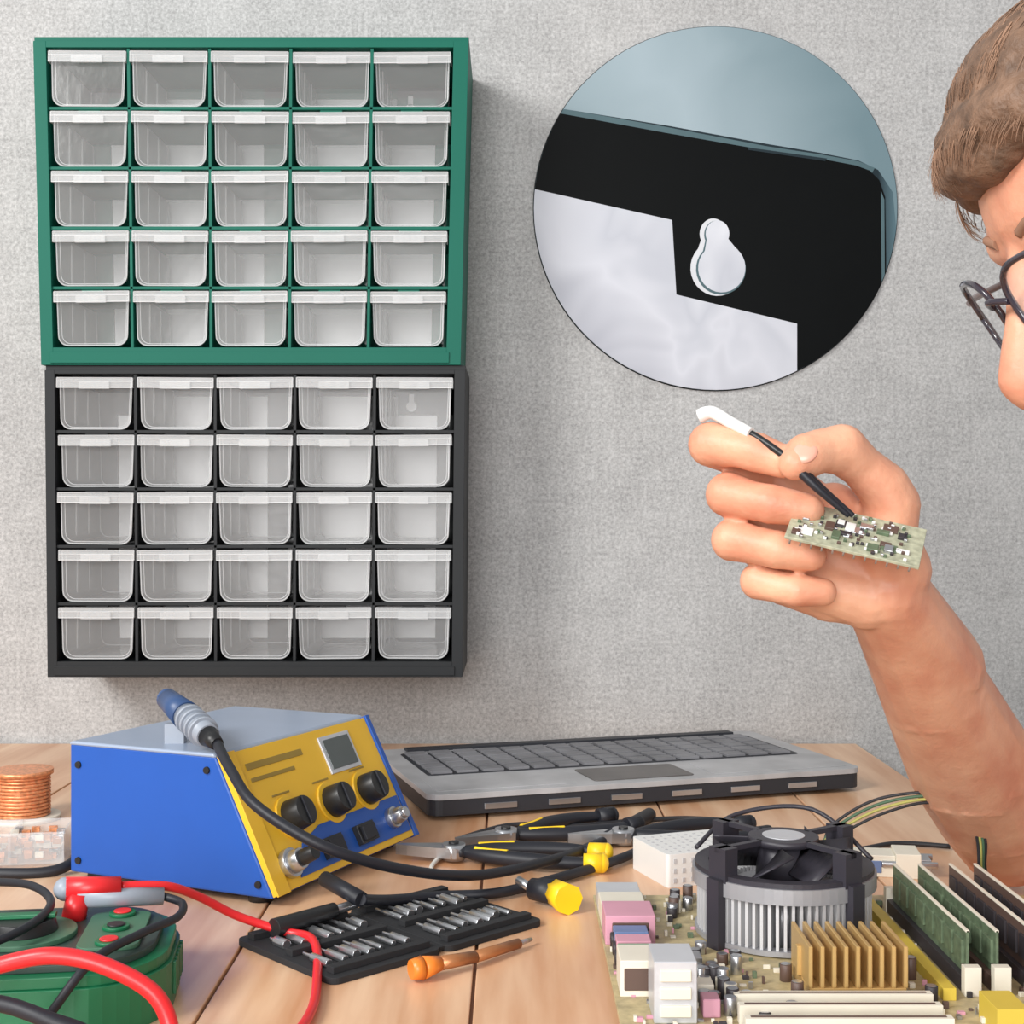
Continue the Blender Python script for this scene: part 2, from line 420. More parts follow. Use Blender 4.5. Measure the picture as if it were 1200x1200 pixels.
for u in(0.062,0.104): 
    p.box(u,u+0.022,0.010,0.025,0.005,0.010,M_black,F); p.box(u+0.003,u+0.019,0.012,0.023,0.010,0.0125,M_rub,F)
for u,v,r_ in((0.022,0.018,0.0105),(0.156,0.020,0.0085)):
    p.cyl(f(u,v,0.005),f(u,v,0.010),r_,r_,M_steel,24); p.cyl(f(u,v,0.010),f(u,v,0.018),r_*0.8,r_*0.7,M_steel,20); p.cyl(f(u,v,0.018),f(u,v,0.030 if u<.1 else .021),r_*0.55,r_*0.5,M_black if u<.1 else M_steel,16)
M_pg=mat('print_olive',rgb(150,125,50))
p.box(0.02,0.085,0.089,0.094,0.004,0.0046,M_pg,F); p.box(0.02,0.07,0.080,0.083,0.004,0.0046,M_pg,F)
for i in range(3): p.box(0.034+i*.048,0.054+i*.048,0.0655,0.0670,0.004,0.0046,M_pg,F)
p.build('front_panel',st,bevel=0.0008)
q=MB()
for x in(-Ls+0.015,-0.02):
    for y in(0.015,WC-0.015): q.cyl((x,y,0),(x,y,0.007),0.009,0.009,M_black,16)
for x,z in((-Ls+0.008,0.015),(-Ls+0.008,0.085),(-0.012,0.015),(-0.055,0.09)):
    q.cyl((x,0.0005,z),(x,-0.0016,z),0.0028,0.0024,M_black,12)
q.build('feet_and_screws',st)
def W(x,y,h): return (x,y,TZ+h)
M_hand=mat('iron_handle_blue',rgb(50,76,118),0.4); M_grip=mat('iron_grip_grey',rgb(150,158,170),0.4)
ir=MB()
ir.cyl(W(-.255,1.012,.131),W(-.235,.985,.123),0.008,0.0105,M_hand); ir.sph(W(-.2555,1.0125,.1312),0.008,M_hand)
ir.cyl(W(-.235,.985,.123),W(-.212,.953,.1135),0.0095,0.0085,M_grip); ir.cyl(W(-.212,.953,.1135),W(-.203,.941,.110),0.0075,0.0045,M_black)
for k in range(4):
    t_=k/4; ir.cyl(W(-.232+.018*t_,.981-.025*t_,.1218-.0075*t_),W(-.230+.018*t_,.978-.025*t_,.1210-.0075*t_),0.0108,0.0108,M_grip)
ir.box(-0.252,-0.238,0.990,1.0,TZ+0.102,TZ+0.116,M_grip)
ir.tube([W(-.203,.941,.110),W(-.188,.912,.098),W(-.165,.882,.080),W(-.121,.868,.058),W(-.073,.895,.036),W(-.0235,.94,.020),W(.032,1.015,.012),W(.075,1.10,.006),W(.12,1.19,.006)],0.0036,M_rub,12)
ir.cyl(W(.075,1.10,.0062),W(.12,1.19,.0062),0.006,0.006,M_rub)
ir.build('soldering_iron')
cb=MB()
cb.tube([W(-.098,.888,.018),W(-.082,.915,.010),W(-.048,.942,.005),W(-.01,.950,.005),W(.03,.985,.005),W(.08,1.04,.005),W(.12,1.10,.005)],0.0036,M_rub,12)
cb.tube([W(-.126,.916,.024),W(-.098,.888,.018)],0.0052,M_rub,12,sub=1)
cbo=cb.build('hose_cable'); cbo.parent=st
Mst=Matrix.Translation((-0.1626,0.929,TZ))@Matrix.Rotation(-math.atan2(0.415,0.91),4,'Z'); cbo.matrix_parent_inverse=Mst.inverted()

# ------------------------------------------------------------------ laptop base
lp=MB()
M_lap=mat('laptop_silver',rgb(176,176,178),0.35,0.1,var=0.15); M_lapd=mat('laptop_dark_underside',rgb(40,42,48),0.5); M_key=mat('laptop_keys',rgb(120,120,124),0.5,var=0.3,scale=20); M_palm=mat('laptop_palmrest',rgb(92,88,86),0.4,var=0.2)
lw,ld=0.43,0.235
lp.prism(rrect(0,lw,0,ld,0.012),0.004,0.018,M_lapd); lp.prism(rrect(-0.001,lw+0.001,-0.001,ld+0.001,0.013),0.018,0.023,M_lap)
lp.prism(rrect(0.02,lw-0.02,0.085,ld-0.03,0.005),0.023,0.0236,M_lapd)
for r_ in range(5):
    for c_ in range(15):
        x0=0.024+c_*0.0255; y0=0.088+r_*0.0235
        lp.box(x0,x0+0.0205,y0,y0+0.0185,0.0236,0.026,M_key)
lp.prism(rrect(0.16,0.26,0.014,0.072,0.004),0.023,0.0238,M_palm)
lp.box(0.01,0.14,0.012,0.07,0.023,0.0235,M_lap); lp.box(0.28,0.42,0.012,0.07,0.023,0.0235,M_lap)
lp.box(0.03,lw-0.03,ld-0.022,ld-0.008,0.023,0.026,M_lapd)
for i in range(6): lp.box(0.05+i*0.06,0.08+i*0.06,-0.0016,0.004,0.008,0.013,M_steel)
for x in(0.03,lw-0.03):
    for y in(0.03,ld-0.03): lp.cyl((x,y,0),(x,y,0.004),0.008,0.008,M_black)
lp.build('laptop',loc=(-0.072,1.19,TZ),rot=(0,0,math.radians(17.5)),bevel=0.0008)

# ------------------------------------------------------------------ multimeter
M_mg=mat('multimeter_green',rgb(20,106,68),0.4); M_mgl=mat('multimeter_face_green',rgb(70,112,88),0.5); M_mk=mat('multimeter_face_dark',rgb(48,66,60),0.45)
mm=MB()
mm.prism(rrect(-0.105,0.095,-0.062,0.062,0.045,10),0.0,0.026,M_mg)
mm.prism(rrect(-0.103,0.093,-0.060,0.060,0.044,10),0.026,0.032,M_mg)
mm.prism(rrect(-0.098,0.086,-0.053,0.053,0.038,10),0.032,0.036,M_mk)
ZF=0.036
mm.prism(rrect(-0.09,-0.02,-0.04,0.04,0.008),ZF,ZF+0.0015,M_mgl); mm.prism(rrect(-0.082,-0.030,-0.034,0.034,0.004),ZF+0.0015,ZF+0.0025,M_lcd)
mm.cyl((0.012,0,ZF),(0.012,0,ZF+0.003),0.029,0.029,M_mgl,40); mm.cyl((0.012,0,ZF+0.003),(0.012,0,ZF+0.010),0.019,0.017,M_black,32); mm.box(-0.006,0.030,-0.003,0.003,ZF+0.010,ZF+0.0125,M_mg)
mm.prism(rrect(0.045,0.078,-0.034,0.034,0.008),ZF,ZF+0.002,M_mgl)
for y,mk in((-0.026,M_red),(0.0,M_black),(0.026,M_red)):
    mm.cyl((0.062,y,ZF+0.002),(0.062,y,ZF+0.004),0.0075,0.0075,M_mg,20); mm.cyl((0.062,y,ZF+0.004),(0.062,y,ZF+0.005),0.005,0.005,mk,20)
for i in range(6): mm.box(0.094,0.0965,-0.018+i*0.007,-0.0145+i*0.007,0.006,0.024,M_mg)
mm.build('multimeter',loc=(-0.282,0.752,TZ),rot=(0,0,math.radians(8)),bevel=0.003,seg=3)
pr=MB()
pr.cyl(W(-.252,.785,.036),W(-.250,.787,.050),0.007,0.0065,M_red); pr.cyl(W(-.251,.787,.048),W(-.205,.803,.044),0.0062,0.005,M_grip); pr.cyl(W(-.257,.786,.053),W(-.228,.796,.052),0.0068,0.0055,M_red); pr.sph(W(-.257,.786,.053),0.0068,M_grip)
pr.tube([W(-.228,.796,.052),W(-.205,.81,.048),W(-.19,.83,.036),W(-.17,.845,.020),W(-.142,.85,.009),W(-.122,.835,.0085),W(-.112,.785,.004),W(-.108,.71,.004),W(-.13,.62,.004)],0.0027,M_red,12)
pr.tube([W(-.30,.60,.03),W(-.27,.655,.045),W(-.2475,.66,.051),W(-.2227,.66,.0555),W(-.198,.66,.051),W(-.173,.66,.037),W(-.163,.655,.018),W(-.158,.63,.005),W(-.16,.56,.004)],0.0042,M_red,12)
pr.tube([W(-.33,.83,.045),W(-.285,.80,.052),W(-.262,.775,.050),W(-.258,.745,.048),W(-.268,.715,.046),W(-.29,.70,.044),W(-.32,.69,.044)],0.0024,M_rub,12)
pr.tube([W(-.27,.655,.035),W(-.245,.655,.034),W(-.22,.65,.028),W(-.20,.65,.020),W(-.185,.64,.008),W(-.18,.58,.004)],0.004,M_rub,12)
pr.tube([W(-.205,.803,.044),W(-.192,.795,.042),W(-.190,.775,.040),W(-.200,.74,.042),W(-.215,.70,.040),W(-.230,.68,.02),W(-.24,.66,.004)],0.0024,M_rub,12)
pr.build('test_leads')

# ------------------------------------------------------------------ tool kit
tk=MB()
M_foam=mat('case_fabric_black',rgb(34,35,38),0.8)
tk.prism(rrect(-0.084,-0.002,-0.052,0.052,0.006),0,0.004,M_foam); tk.prism(rrect(0.002,0.084,-0.052,0.052,0.006),0,0.004,M_foam)
tk.box(-0.003,0.003,-0.048,0.048,0.001,0.0035,M_foam)
for hx in(-0.043,0.043):
    for yy in(-0.042,0.0,0.042): tk.box(hx-0.036,hx+0.036,yy-0.0035,yy+0.0035,0.004,0.008,M_foam)
    for r_ in(-0.021,0.021):
        for c_ in range(7):
            x=hx-0.030+c_*0.0099+random.uniform(-.001,.001)
            ln=random.uniform(0.008,0.016)
            rr_=random.choice([.0018,.0026,.0032])
            tk.cyl((x,r_-ln,0.0065),(x,r_+ln*0.3,0.0065),rr_,rr_,M_steel,8); tk.cyl((x,r_+ln*0.3,0.0065),(x,r_+ln,0.0065),0.0013,0.0009,M_steel,8)
tk.cyl((-0.07,0.030,0.012),(-0.02,0.036,0.012),0.006,0.005,M_black); tk.cyl((-0.02,0.036,0.012),(0.0,0.0384,0.012),0.003,0.003,M_steel)
tk.build('precision_bit_case',loc=(-0.076,0.872,TZ),rot=(0,0,math.radians(43)),bevel=0.0006)

# ------------------------------------------------------------------ orange screwdriver
M_or=mat('orange_handle',rgb(226,128,44),0.35); M_cop=mat('copper_shaft',rgb(176,118,76),0.35,0.5)
sd=MB()
sd.cyl(W(-.058,.783,.0075),W(-.052,.786,.0075),0.0055,0.0070,M_or,16); sd.cyl(W(-.052,.786,.0075),W(-.042,.794,.0075),0.0070,0.0045,M_or,8); sd.cyl(W(-.042,.794,.0075),W(-.022,.810,.006),0.0042,0.0036,M_cop); sd.cyl(W(-.022,.810,.006),W(.004,.840,.0045),0.0036,0.0032,M_cop); sd.cyl(W(.004,.840,.0045),W(.012,.85,.004),0.0018,0.0012,M_steel)
sd.build('screwdriver')

# ------------------------------------------------------------------ pliers
def pliers(loc,rot,spread=0.025,ln=0.115,stripe=False,col=M_yel):
    p=MB(); z=0.008
    p.cyl((0,0,0.002),(0,0,0.014),0.009,0.009,M_steel,20); p.cyl((0,0,0.014),(0,0,0.0155),0.004,0.004,M_black,12)
    for sg in(-1,1):
        p.prism([(0.004,sg*0.009),(-0.012,sg*0.0085),(-0.036,sg*0.004),(-0.046,sg*0.0012),(-0.046,sg*0.0003),(0.0,sg*0.0003)][::-sg],0.004,0.012,M_steel)
        pts=[(0.004,-sg*0.004,z),(0.025,sg*0.009,z),(0.055,sg*spread*0.95,z),(0.085,sg*spread*1.1,z),(ln,sg*spread*0.9,z)]
        p.tube(pts,lambda t_:0.0042+0.0018*math.sin(math.pi*min(1,t_*1.1)),M_rub,12)
        if stripe: p.tube([(0.018,sg*0.0065,z+0.0045),(0.030,sg*0.011,z+0.0045),(0.045,sg*spread*0.82,z+0.005)],0.0017,M_yel,8)
        p.cyl((ln-0.012,sg*spread*0.96,z),(ln+0.002,sg*spread*0.88,z),0.0068,0.0074,col,16); p.sph((ln+0.002,sg*spread*0.88,z),(0.005,0.0074,0.0074),col)
    return p.build('pliers',loc=(loc[0],loc[1],TZ),rot=(0,0,math.radians(rot)))
pliers((-0.045,1.055),-10,0.018,stripe=True); pliers((-0.005,1.105),30,0.022,col=M_rub,stripe=True); pliers((0.090,1.105),12,0.022,col=M_rub)
nd=MB()
nd.cyl(W(.030,.932,.0105),W(.038,.914,.0105),0.009,0.0105,M_yel,8); nd.cyl(W(.014,.944,.0095),W(.030,.932,.0105),0.0075,0.009,M_rub,12); nd.cyl(W(.004,.952,.0135),W(.014,.944,.0095),0.003,0.003,M_steel)
nd.build('nut_driver')

# ------------------------------------------------------------------ motherboard
M_pcb=mat('circuit_board_tan',rgb(182,166,126),0.5,var=0.25,scale=140); M_pcbg=mat('memory_green',rgb(92,108,84),0.5,var=0.3,scale=220)
M_fin=mat('heatsink_aluminium',rgb(200,200,202),0.45,0.15); M_fan=mat('fan_charcoal',rgb(52,50,58),0.45); M_cream=mat('slot_cream',rgb(224,218,202),0.5)
M_ring=mat('cooler_ring_grey',rgb(160,160,164),0.4,0.3)
M_pink=mat('port_pink',rgb(206,150,168),0.5); M_brown=mat('slot_brown',rgb(92,72,64),0.5); M_blk2=mat('component_dark',rgb(52,48,52),0.5); M_pgr=mat('port_green',rgb(130,160,130),0.5); M_pbl=mat('port_blue',rgb(100,120,160),0.5)
M_mus=mat('slot_mustard',rgb(210,184,70),0.5)
mbx=empty('motherboard',(0,0,TZ))
b=MB()
b.box(0.055,0.372,0.66,0.925,0.008,0.0105,M_pcb)
for x in(0.065,0.36):
    for y in(0.67,0.80,0.915): b.cyl((x,y,0),(x,y,0.008),0.004,0.004,M_steel,12); b.cyl((x,y,0.0105),(x,y,0.012),0.003,0.003,M_steel,12)
random.seed(5)
for i in range(620):
    x=random.uniform(0.057,0.365);y=random.uniform(0.662,0.92); a=random.uniform(0.001,0.004);c_=random.uniform(0.001,0.004)
    b.box(x,x+a,y,y+c_,0.0105,0.0105+random.uniform(0.001,0.004),random.choice([M_blk2,M_cream,M_brown,M_steel,M_pcbg,M_cream,M_pink]))
for i in range(60):
    x=random.choice([random.uniform(0.1,0.115),random.uniform(0.100,0.155),random.uniform(0.216,0.226),random.uniform(0.11,0.16)]);y=random.uniform(0.69,0.91)
    if (x-0.168)**2+(y-0.845)**2<0.062**2: continue
    hh=random.uniform(.016,.023)
    b.cyl((x,y,0.0105),(x,y,hh),0.0034,0.0034,random.choice([M_blk2,M_steel,M_brown,M_cream]),14); b.cyl((x,y,hh),(x,y,hh+.0003),0.0028,0.0028,M_steel,14)
for x,y,s_ in((0.125,0.70,0.014),(0.34,0.70,0.016)): b.box(x,x+s_,y,y+s_,0.0105,0.0125,M_blk2)
b.build('circuit_board',mbx,bevel=0.0003,seg=1)
c=MB(); cx,cy=0.168,0.845
c.cyl((cx,cy,0.0105),(cx,cy,0.040),0.036,0.036,M_ring,40)
for i in range(72):
    a=2*math.pi*i/72; M=Matrix.Translation((cx,cy,0))@Matrix.Rotation(a,4,'Z')
    c.box(0.034,0.053,-0.0009,0.0009,0.012,0.043,M_fin,M)
n=64
for zz0,zz1,ri,ro,mk in((0.042,0.051,0.046,0.0560,M_ring),(0.0115,0.0145,0.046,0.0545,M_ring),(0.051,0.054,0.046,0.0545,M_fan)):
    vs=[];fs=[]
    for i in range(n):
        a=2*math.pi*i/n; co,si=math.cos(a),math.sin(a)
        vs+=[(cx+ri*co,cy+ri*si,zz0),(cx+ro*co,cy+ro*si,zz0),(cx+ro*co,cy+ro*si,zz1),(cx+ri*co,cy+ri*si,zz1)]
    for i in range(n):
        j=(i+1)%n
        for k in range(4): fs.append((i*4+k,i*4+(k+1)%4,j*4+(k+1)%4,j*4+k))
    c.add(vs,fs,mk,None,False)
for a_ in(35,125,215,305):
    M=Matrix.Translation((cx,cy,0))@Matrix.Rotation(math.radians(a_),4,'Z')
    c.box(0.046,0.056,-0.007,0.007,0.050,0.070,M_fan,M); c.box(0.020,0.056,-0.0022,0.0022,0.067,0.070,M_fan,M)
    c.box(0.054,0.060,-0.005,0.005,0.0105,0.052,M_fan,M)
c.cyl((cx,cy,0.045),(cx,cy,0.066),0.017,0.016,M_fan,32); c.cyl((cx,cy,0.070),(cx,cy,0.0705),0.013,0.013,M_silver,32); c.cyl((cx,cy,0.066),(cx,cy,0.070),0.0215,0.0215,M_fan,32)
for i in range(7):
    a=2*math.pi*i/7+0.2; vs=[];K=6
    for k in range(K+1):
        r_=0.0155+0.028*k/K; sw=0.25*k/K
        vs+=[(cx+r_*math.cos(a+sw),cy+r_*math.sin(a+sw),0.050),(cx+r_*math.cos(a+sw+0.62),cy+r_*math.sin(a+sw+0.62),0.066)]
    vs+= [(v[0],v[1],v[2]+0.0012) for v in vs]; o=2*(K+1)
    fs=[]
    for k in range(K):
        fs.append((2*k,2*k+1,2*k+3,2*k+2)); fs.append((o+2*k,o+2*k+2,o+2*k+3,o+2*k+1)); fs.append((2*k,2*k+2,o+2*k+2,o+2*k)); fs.append((2*k+1,o+2*k+1,o+2*k+3,2*k+3))
    fs.append((0,o,o+1,1)); fs.append((2*K,2*K+1,o+2*K+1,o+2*K))
    c.add(vs,fs,M_fan,None,True)
c.tube([(cx-0.05,cy+0.03,0.055),(cx-0.02,cy+0.058,0.07),(cx+0.03,cy+0.055,0.074),(cx+0.06,cy+0.02,0.05)],0.0015,M_fan,8)
c.build('cpu_cooler',mbx)
g=MB(); g.box(0.157,0.209,0.722,0.768,0.0105,0.018,M_gold)
for i in range(9): g.box(0.157+i*0.0063,0.1592+i*0.0063,0.722,0.768,0.018,0.040,M_gold)
g.box(0.155,0.212,0.742,0.747,0.018,0.034,M_gold)
g.build('chipset_heatsink',mbx,bevel=0.0004,seg=1)
r=MB()
for i,x in enumerate((0.247,0.263,0.283,0.299)):
    r.box(x-0.004,x+0.004,0.735,0.885,0.0105,0.019,M_brown if i%2 else M_blk2)
    for y in(0.731,0.885): r.box(x-0.0045,x+0.0045,y,y+0.006,0.0105,0.026,M_cream)
    r.box(x-0.0008,x+0.0008,0.740,0.882,0.019,0.043,M_pcbg if i<2 else M_brown)
    for k in range(8): r.box(x-0.0022,x+0.0022,0.744+k*0.0172,0.757+k*0.0172,0.024,0.037,M_pcbg if i<2 else M_blk2)
    r.box(x-0.0010,x+0.0010,0.740,0.882,0.042,0.0432,M_cream)
r.box(0.229,0.236,0.725,0.90,0.0105,0.017,M_mus); r.box(0.315,0.323,0.735,0.885,0.0105,0.019,M_mus)
for i,y in enumerate((0.672,0.690,0.706)):
    r.box(0.115,0.218,y,y+0.006,0.0105,0.0205,M_cream); r.box(0.118,0.215,y+0.002,y+0.004,0.0205,0.0208,M_brown)
r.box(0.24,0.256,0.675,0.702,0.0105,0.024,M_mus); r.box(0.27,0.30,0.67,0.72,0.0105,0.022,M_cream); r.box(0.33,0.345,0.74,0.80,0.0105,0.026,M_cream)
for k in range(10): r.box(0.3315,0.3365,0.742+k*0.0058,0.7455+k*0.0058,0.026,0.0264,M_blk2)
for k in range(6): r.box(0.2715+k*.0046,0.2745+k*.0046,0.675,0.715,0.022,0.0225,M_brown)
r.build('memory_and_slots',mbx,bevel=0.0003,seg=1)
o=MB()
o.box(0.072,0.094,0.692,0.722,0.0105,0.042,M_silver)
for k in range(3): o.box(0.075,0.091,0.6905,0.6925,0.014+k*0.009,0.020+k*0.009,M_cream)
o.box(0.058,0.088,0.730,0.758,0.0105,0.030,M_cream); o.box(0.060,0.086,0.7295,0.7305,0.014,0.026,M_brown)
for i,(y,mk) in enumerate(((0.765,M_pgr),(0.782,M_pink),(0.799,M_pbl))):
    o.box(0.060,0.080,y,y+0.014,0.0105,0.024,mk); o.cyl((0.058,y+0.007,0.018),(0.061,y+0.007,0.018),0.004,0.004,M_blk2,14)
o.box(0.056,0.086,0.818,0.850,0.0105,0.028,M_pink); o.box(0.060,0.082,0.8175,0.8185,0.014,0.024,M_brown); o.box(0.056,0.084,0.853,0.885,0.0105,0.024,M_cream); o.box(0.056,0.084,0.888,0.915,0.0105,0.022,M_silver)
for k in range(4): o.cyl((0.062+k*0.006,0.8155,0.020),(0.062+k*0.006,0.817,0.020),0.002,0.002,M_blk2,10)
for k in range(4): o.box(0.098,0.107,0.70+k*0.022,0.712+k*0.022,0.0105,0.020,[M_pink,M_cream,M_blk2,M_steel][k])
o.build('back_panel_ports',mbx,bevel=0.0005,seg=1)
wr=MB()
M_wy=mat('wire_yellow',rgb(170,165,90),0.5); M_wg=mat('wire_green',rgb(70,100,76),0.5); M_wk=mat('wire_black',rgb(40,40,44),0.5)
for i,mk in enumerate((M_wk,M_wy,M_wg,M_wk)):
    j=i*0.0022
    wr.tube([(.196+j,.88+j,.053),(.209,.882+j,.060+j),(.239,.885+j,.074+j*1.3),(.272+j,.888,.081+j),(.298+j,.892+j,.070+j),(.305+j*.8,.895,.055),(.308+j,.900+j,.032),(.312+j*2,.905+j,.014),(.325+j*2,.90,.0125)],0.0010,mk,8)
wr.build('wire_loop',mbx)

# loose wires lying on the bench
lw_=MB(); M_ww=mat('wire_white',rgb(220,216,208),0.5)
lw_.tube([W(-.04,1.12,.003),W(.0,1.165,.003),W(.05,1.16,.003),W(.09,1.175,.003),W(.15,1.19,.003),W(.20,1.175,.003)],0.0022,M_wk,8)
lw_.tube([W(.185,1.02,.003),W(.20,1.06,.003),W(.235,1.09,.003),W(.27,1.08,.003),W(.31,1.10,.003),W(.35,1.09,.003)],0.002,M_wk,8)
lw_.tube([W(.19,.985,.003),W(.215,.975,.003),W(.24,.985,.003),W(.25,1.0,.003),W(.228,1.045,.003),W(.21,1.07,.003)],0.0018,M_wy,8)
lw_.tube([W(-.03,1.00,.0025),W(-.06,1.02,.0025),W(-.05,1.075,.0025),W(-.03,1.10,.0025)],0.0018,M_ww,8)
lw_.build('loose_wires')

# ------------------------------------------------------------------ terminal block, vga plug, spools
M_sg=mat('socket_grey',rgb(190,190,192))
bb=MB(); bb.prism(rrect(-0.036,0.036,-0.03,0.03,0.003),0,0.024,M_white)
for i in range(9):
    for k in range(3): bb.box(-0.031+i*0.0070,-0.0285+i*0.0070,-0.0304,-0.0298,0.003+k*0.007,0.0065+k*0.007,M_sg)
    for k in range(7): bb.box(-0.031+i*0.0070,-0.0288+i*0.0070,-0.025+k*0.0075,-0.0225+k*0.0075,0.024,0.0243,M_sg)
bb.build('terminal_connector_block',loc=(0.135,1.02,TZ),rot=(0,0,math.radians(20)),bevel=0.001)
vg=MB(); vg.box(-0.045,0.0,-0.012,0.012,0,0.016,M_cream); vg.box(0.0,0.018,-0.015,0.015,0,0.018,M_cream); vg.box(-0.030,-0.010,-0.0125,-0.0115,0.003,0.012,M_pbl); vg.box(0.018,0.026,-0.010,0.010,0.003,0.013,M_steel)
for sy in(-0.0125,0.0125): vg.cyl((-0.01,sy,0.010),(0.03,sy,0.010),0.0025,0.0025,M_steel,12)
vg.build('video_cable_connector',loc=(0.285,1.02,TZ),rot=(0,0,math.radians(-8)),bevel=0.001)
sp=MB(); M_wire=mat('copper_wire',rgb(224,150,104),0.35,0.4,var=0.3,scale=300)
sp.cyl((0,0,0),(0,0,0.004),0.032,0.032,M_cream,32); sp.cyl((0,0,0.004),(0,0,0.040),0.022,0.022,M_wire,32); sp.cyl((0,0,0.040),(0,0,0.044),0.026,0.026,M_wire,32)
for k in range(12): sp.tube([(0.0225*math.cos(a*math.pi/12),0.0225*math.sin(a*math.pi/12),0.0055+k*0.003) for a in range(25)],0.0014,M_wire,6,sub=1)
sp.build('copper_wire_spool',loc=(-0.43,1.20,TZ))
jb=MB(); M_jar=clear_mat('clear_jar',0.25); 
jb.prism(rrect(-0.04,0.04,-0.025,0.025,0.005),0.0,0.002,M_jar); 
for y0,y1,x0,x1 in((-0.025,-0.0235,-0.04,0.04),(0.0235,0.025,-0.04,0.04),(-0.025,0.025,-0.04,-0.0385),(-0.025,0.025,0.0385,0.04),(-0.025,0.025,-0.001,0.001)): jb.box(x0,x1,y0,y1,0.002,0.026,M_jar)
random.seed(2)
for i in range(110): jb.box(*(lambda x,y,z:(x,x+.006,y,y+.004,z,z+.004))(random.uniform(-.036,.03),random.uniform(-.021,.016),0.002+0.004*random.randint(0,4)),random.choice([M_cop,M_wire,M_steel,M_cream]))
jb.build('component_box',loc=(-0.385,1.06,TZ),rot=(0,0,0.15))
bc=MB(); bc.tube([W(-.52,1.0,.004),W(-.44,1.01,.004),W(-.38,1.005,.004),W(-.34,1.012,.004),W(-.325,1.03,.012),W(-.318,1.06,.03)],0.004,M_rub,12); bc.build('power_cord')

# ------------------------------------------------------------------ MAN
M_skin=mat('skin',rgb(208,138,110),0.48,scale=30,bump=0.16,bscale=300,sss=0.12,col2=rgb(232,178,146))
M_nail=mat('fingernail',rgb(226,168,148),0.25); M_lips=mat('lips',rgb(190,112,100),0.45)
M_hair=mat('hair_brown',rgb(112,86,68),0.6,var=0.4,scale=110,bump=0.8,bscale=260)
M_shirt=mat('shirt_grey_cloth',rgb(150,158,170),0.9,bump=0.3,bscale=500); M_jean=mat('trousers_navy',rgb(40,50,76),0.9,bump=0.3,bscale=500)
man=empty('man',(0.52,0.55,0))
def parent_keep(o): 
    o.parent=man; o.matrix_parent_inverse=Matrix.Translation((0.52,0.55,0)).inverted()
HS=0.000475; WR=Vector(((1035-600)*HS,0.76,CZ+(600-690)*HS))
def h(u,v,w_): return WR+Vector((u*HS,-w_*HS,v*HS))
def ch(*a): return [(h(*p[:3]),p[3]*HS) for p in a]
a=MB()
K=M_skin
a.chain(ch((0,0,0,48),(-70,75,-12,42),(-125,135,-16,29)),K)
a.chain(ch((0,0,0,48),(-85,55,-14,42),(-150,95,-22,28)),K)
a.chain(ch((0,0,0,48),(-80,25,-10,42),(-140,50,-20,28)),K)
a.chain(ch((0,0,0,48),(-60,-2,-4,38),(-113,6,-12,27)),K)
a.chain(ch((-22,-8,10,40),(-72,2,14,30)),K)
a.chain(ch((-125,135,-16,28),(-170,156,4,25),(-206,168,26,26.5),(-178,162,54,22),(-160,157,66,23),(-133,146,80,19)),K)
a.chain(ch((-150,95,-22,27),(-175,106,10,24),(-188,110,36,26),(-164,103,62,22),(-146,99,76,22.5),(-106,92,82,19)),K)
a.chain(ch((-140,50,-20,26),(-168,57,10,23.5),(-183,58,38,25),(-158,52,62,21.5),(-140,48,74,22),(-102,42,78,18.5)),K)
a.chain(ch((-113,6,-12,25),(-140,11,14,21),(-153,11,38,22),(-132,5,58,18.5),(-116,2,66,19.5),(-86,0,66,16.5)),K)
a.chain(ch((8,22,14,44),(-8,62,32,38),(-2,98,46,32),(-14,118,52,30),(-42,142,62,25),(-66,160,72,29),(-92,158,84,25),(-110,152,94,25.5),(-124,143,102,19)),K)
a.chain(ch((-40,60,10,38),(-60,92,5,33)),K)
EL=Vector((0.352,0.972,TZ+0.040)); SH=Vector((0.505,0.755,0.945))
def lerp(p,q,t_): return p+(q-p)*t_
a.chain([(WR,0.0238),(lerp(WR,EL,.12),0.0262),(lerp(WR,EL,.35),0.033),(lerp(WR,EL,.65),0.0415),(lerp(WR,EL,.85),0.0400),(EL,0.036)],K)
a.chain([(h(0,0,8),0.0225),(lerp(WR,EL,.3)+Vector((.004,-.004,.006)),0.029)],K)
a.chain([(EL,0.036),(lerp(EL,SH,.3),0.042),(lerp(EL,SH,.7),0.048),(SH,0.052)],K)
arm=organic(a,'right_arm_and_hand',0.0014,4); parent_keep(arm)
nl=MB()
def nail(c_,nrm,along,L_,Wd_):
    n_=Vector(nrm).normalized(); al=Vector(along).normalized(); al=(al-n_*al.dot(n_)).normalized(); w2=n_.cross(al)
    R_=Matrix((al,w2,n_)).transposed(); nl.sph(c_,(L_,Wd_,0.0018),M_nail,16,R=R_)
nail(h(-116,155,115),(-.15,-.85,.35),(-.8,-.3,-.45),0.0070,0.0060)
nlo=nl.build('fingernails'); parent_keep(nlo)
la=MB()
la.chain([(Vector((0.50,0.36,0.945)),0.052),(Vector((0.53,0.32,0.80)),0.046),(Vector((0.54,0.31,0.67)),0.038),(Vector((0.48,0.34,0.655)),0.039),(Vector((0.34,0.40,0.635)),0.026)],K)
for i in range(4):
    y=0.385+i*0.02
    la.chain([(Vector((0.34,0.40,0.635)),0.022),(Vector((0.265,y,0.632)),0.0115),(Vector((0.225+abs(i-1.6)*.005,y,0.625)),0.0095),(Vector((0.198+abs(i-1.6)*.007,y,0.610)),0.008)],K)
la.chain([(Vector((0.33,0.41,0.635)),0.019),(Vector((0.29,0.455,0.628)),0.0125),(Vector((0.262,0.468,0.620)),0.010)],K)
lao=organic(la,'left_arm_and_hand',0.002,5); parent_keep(lao)
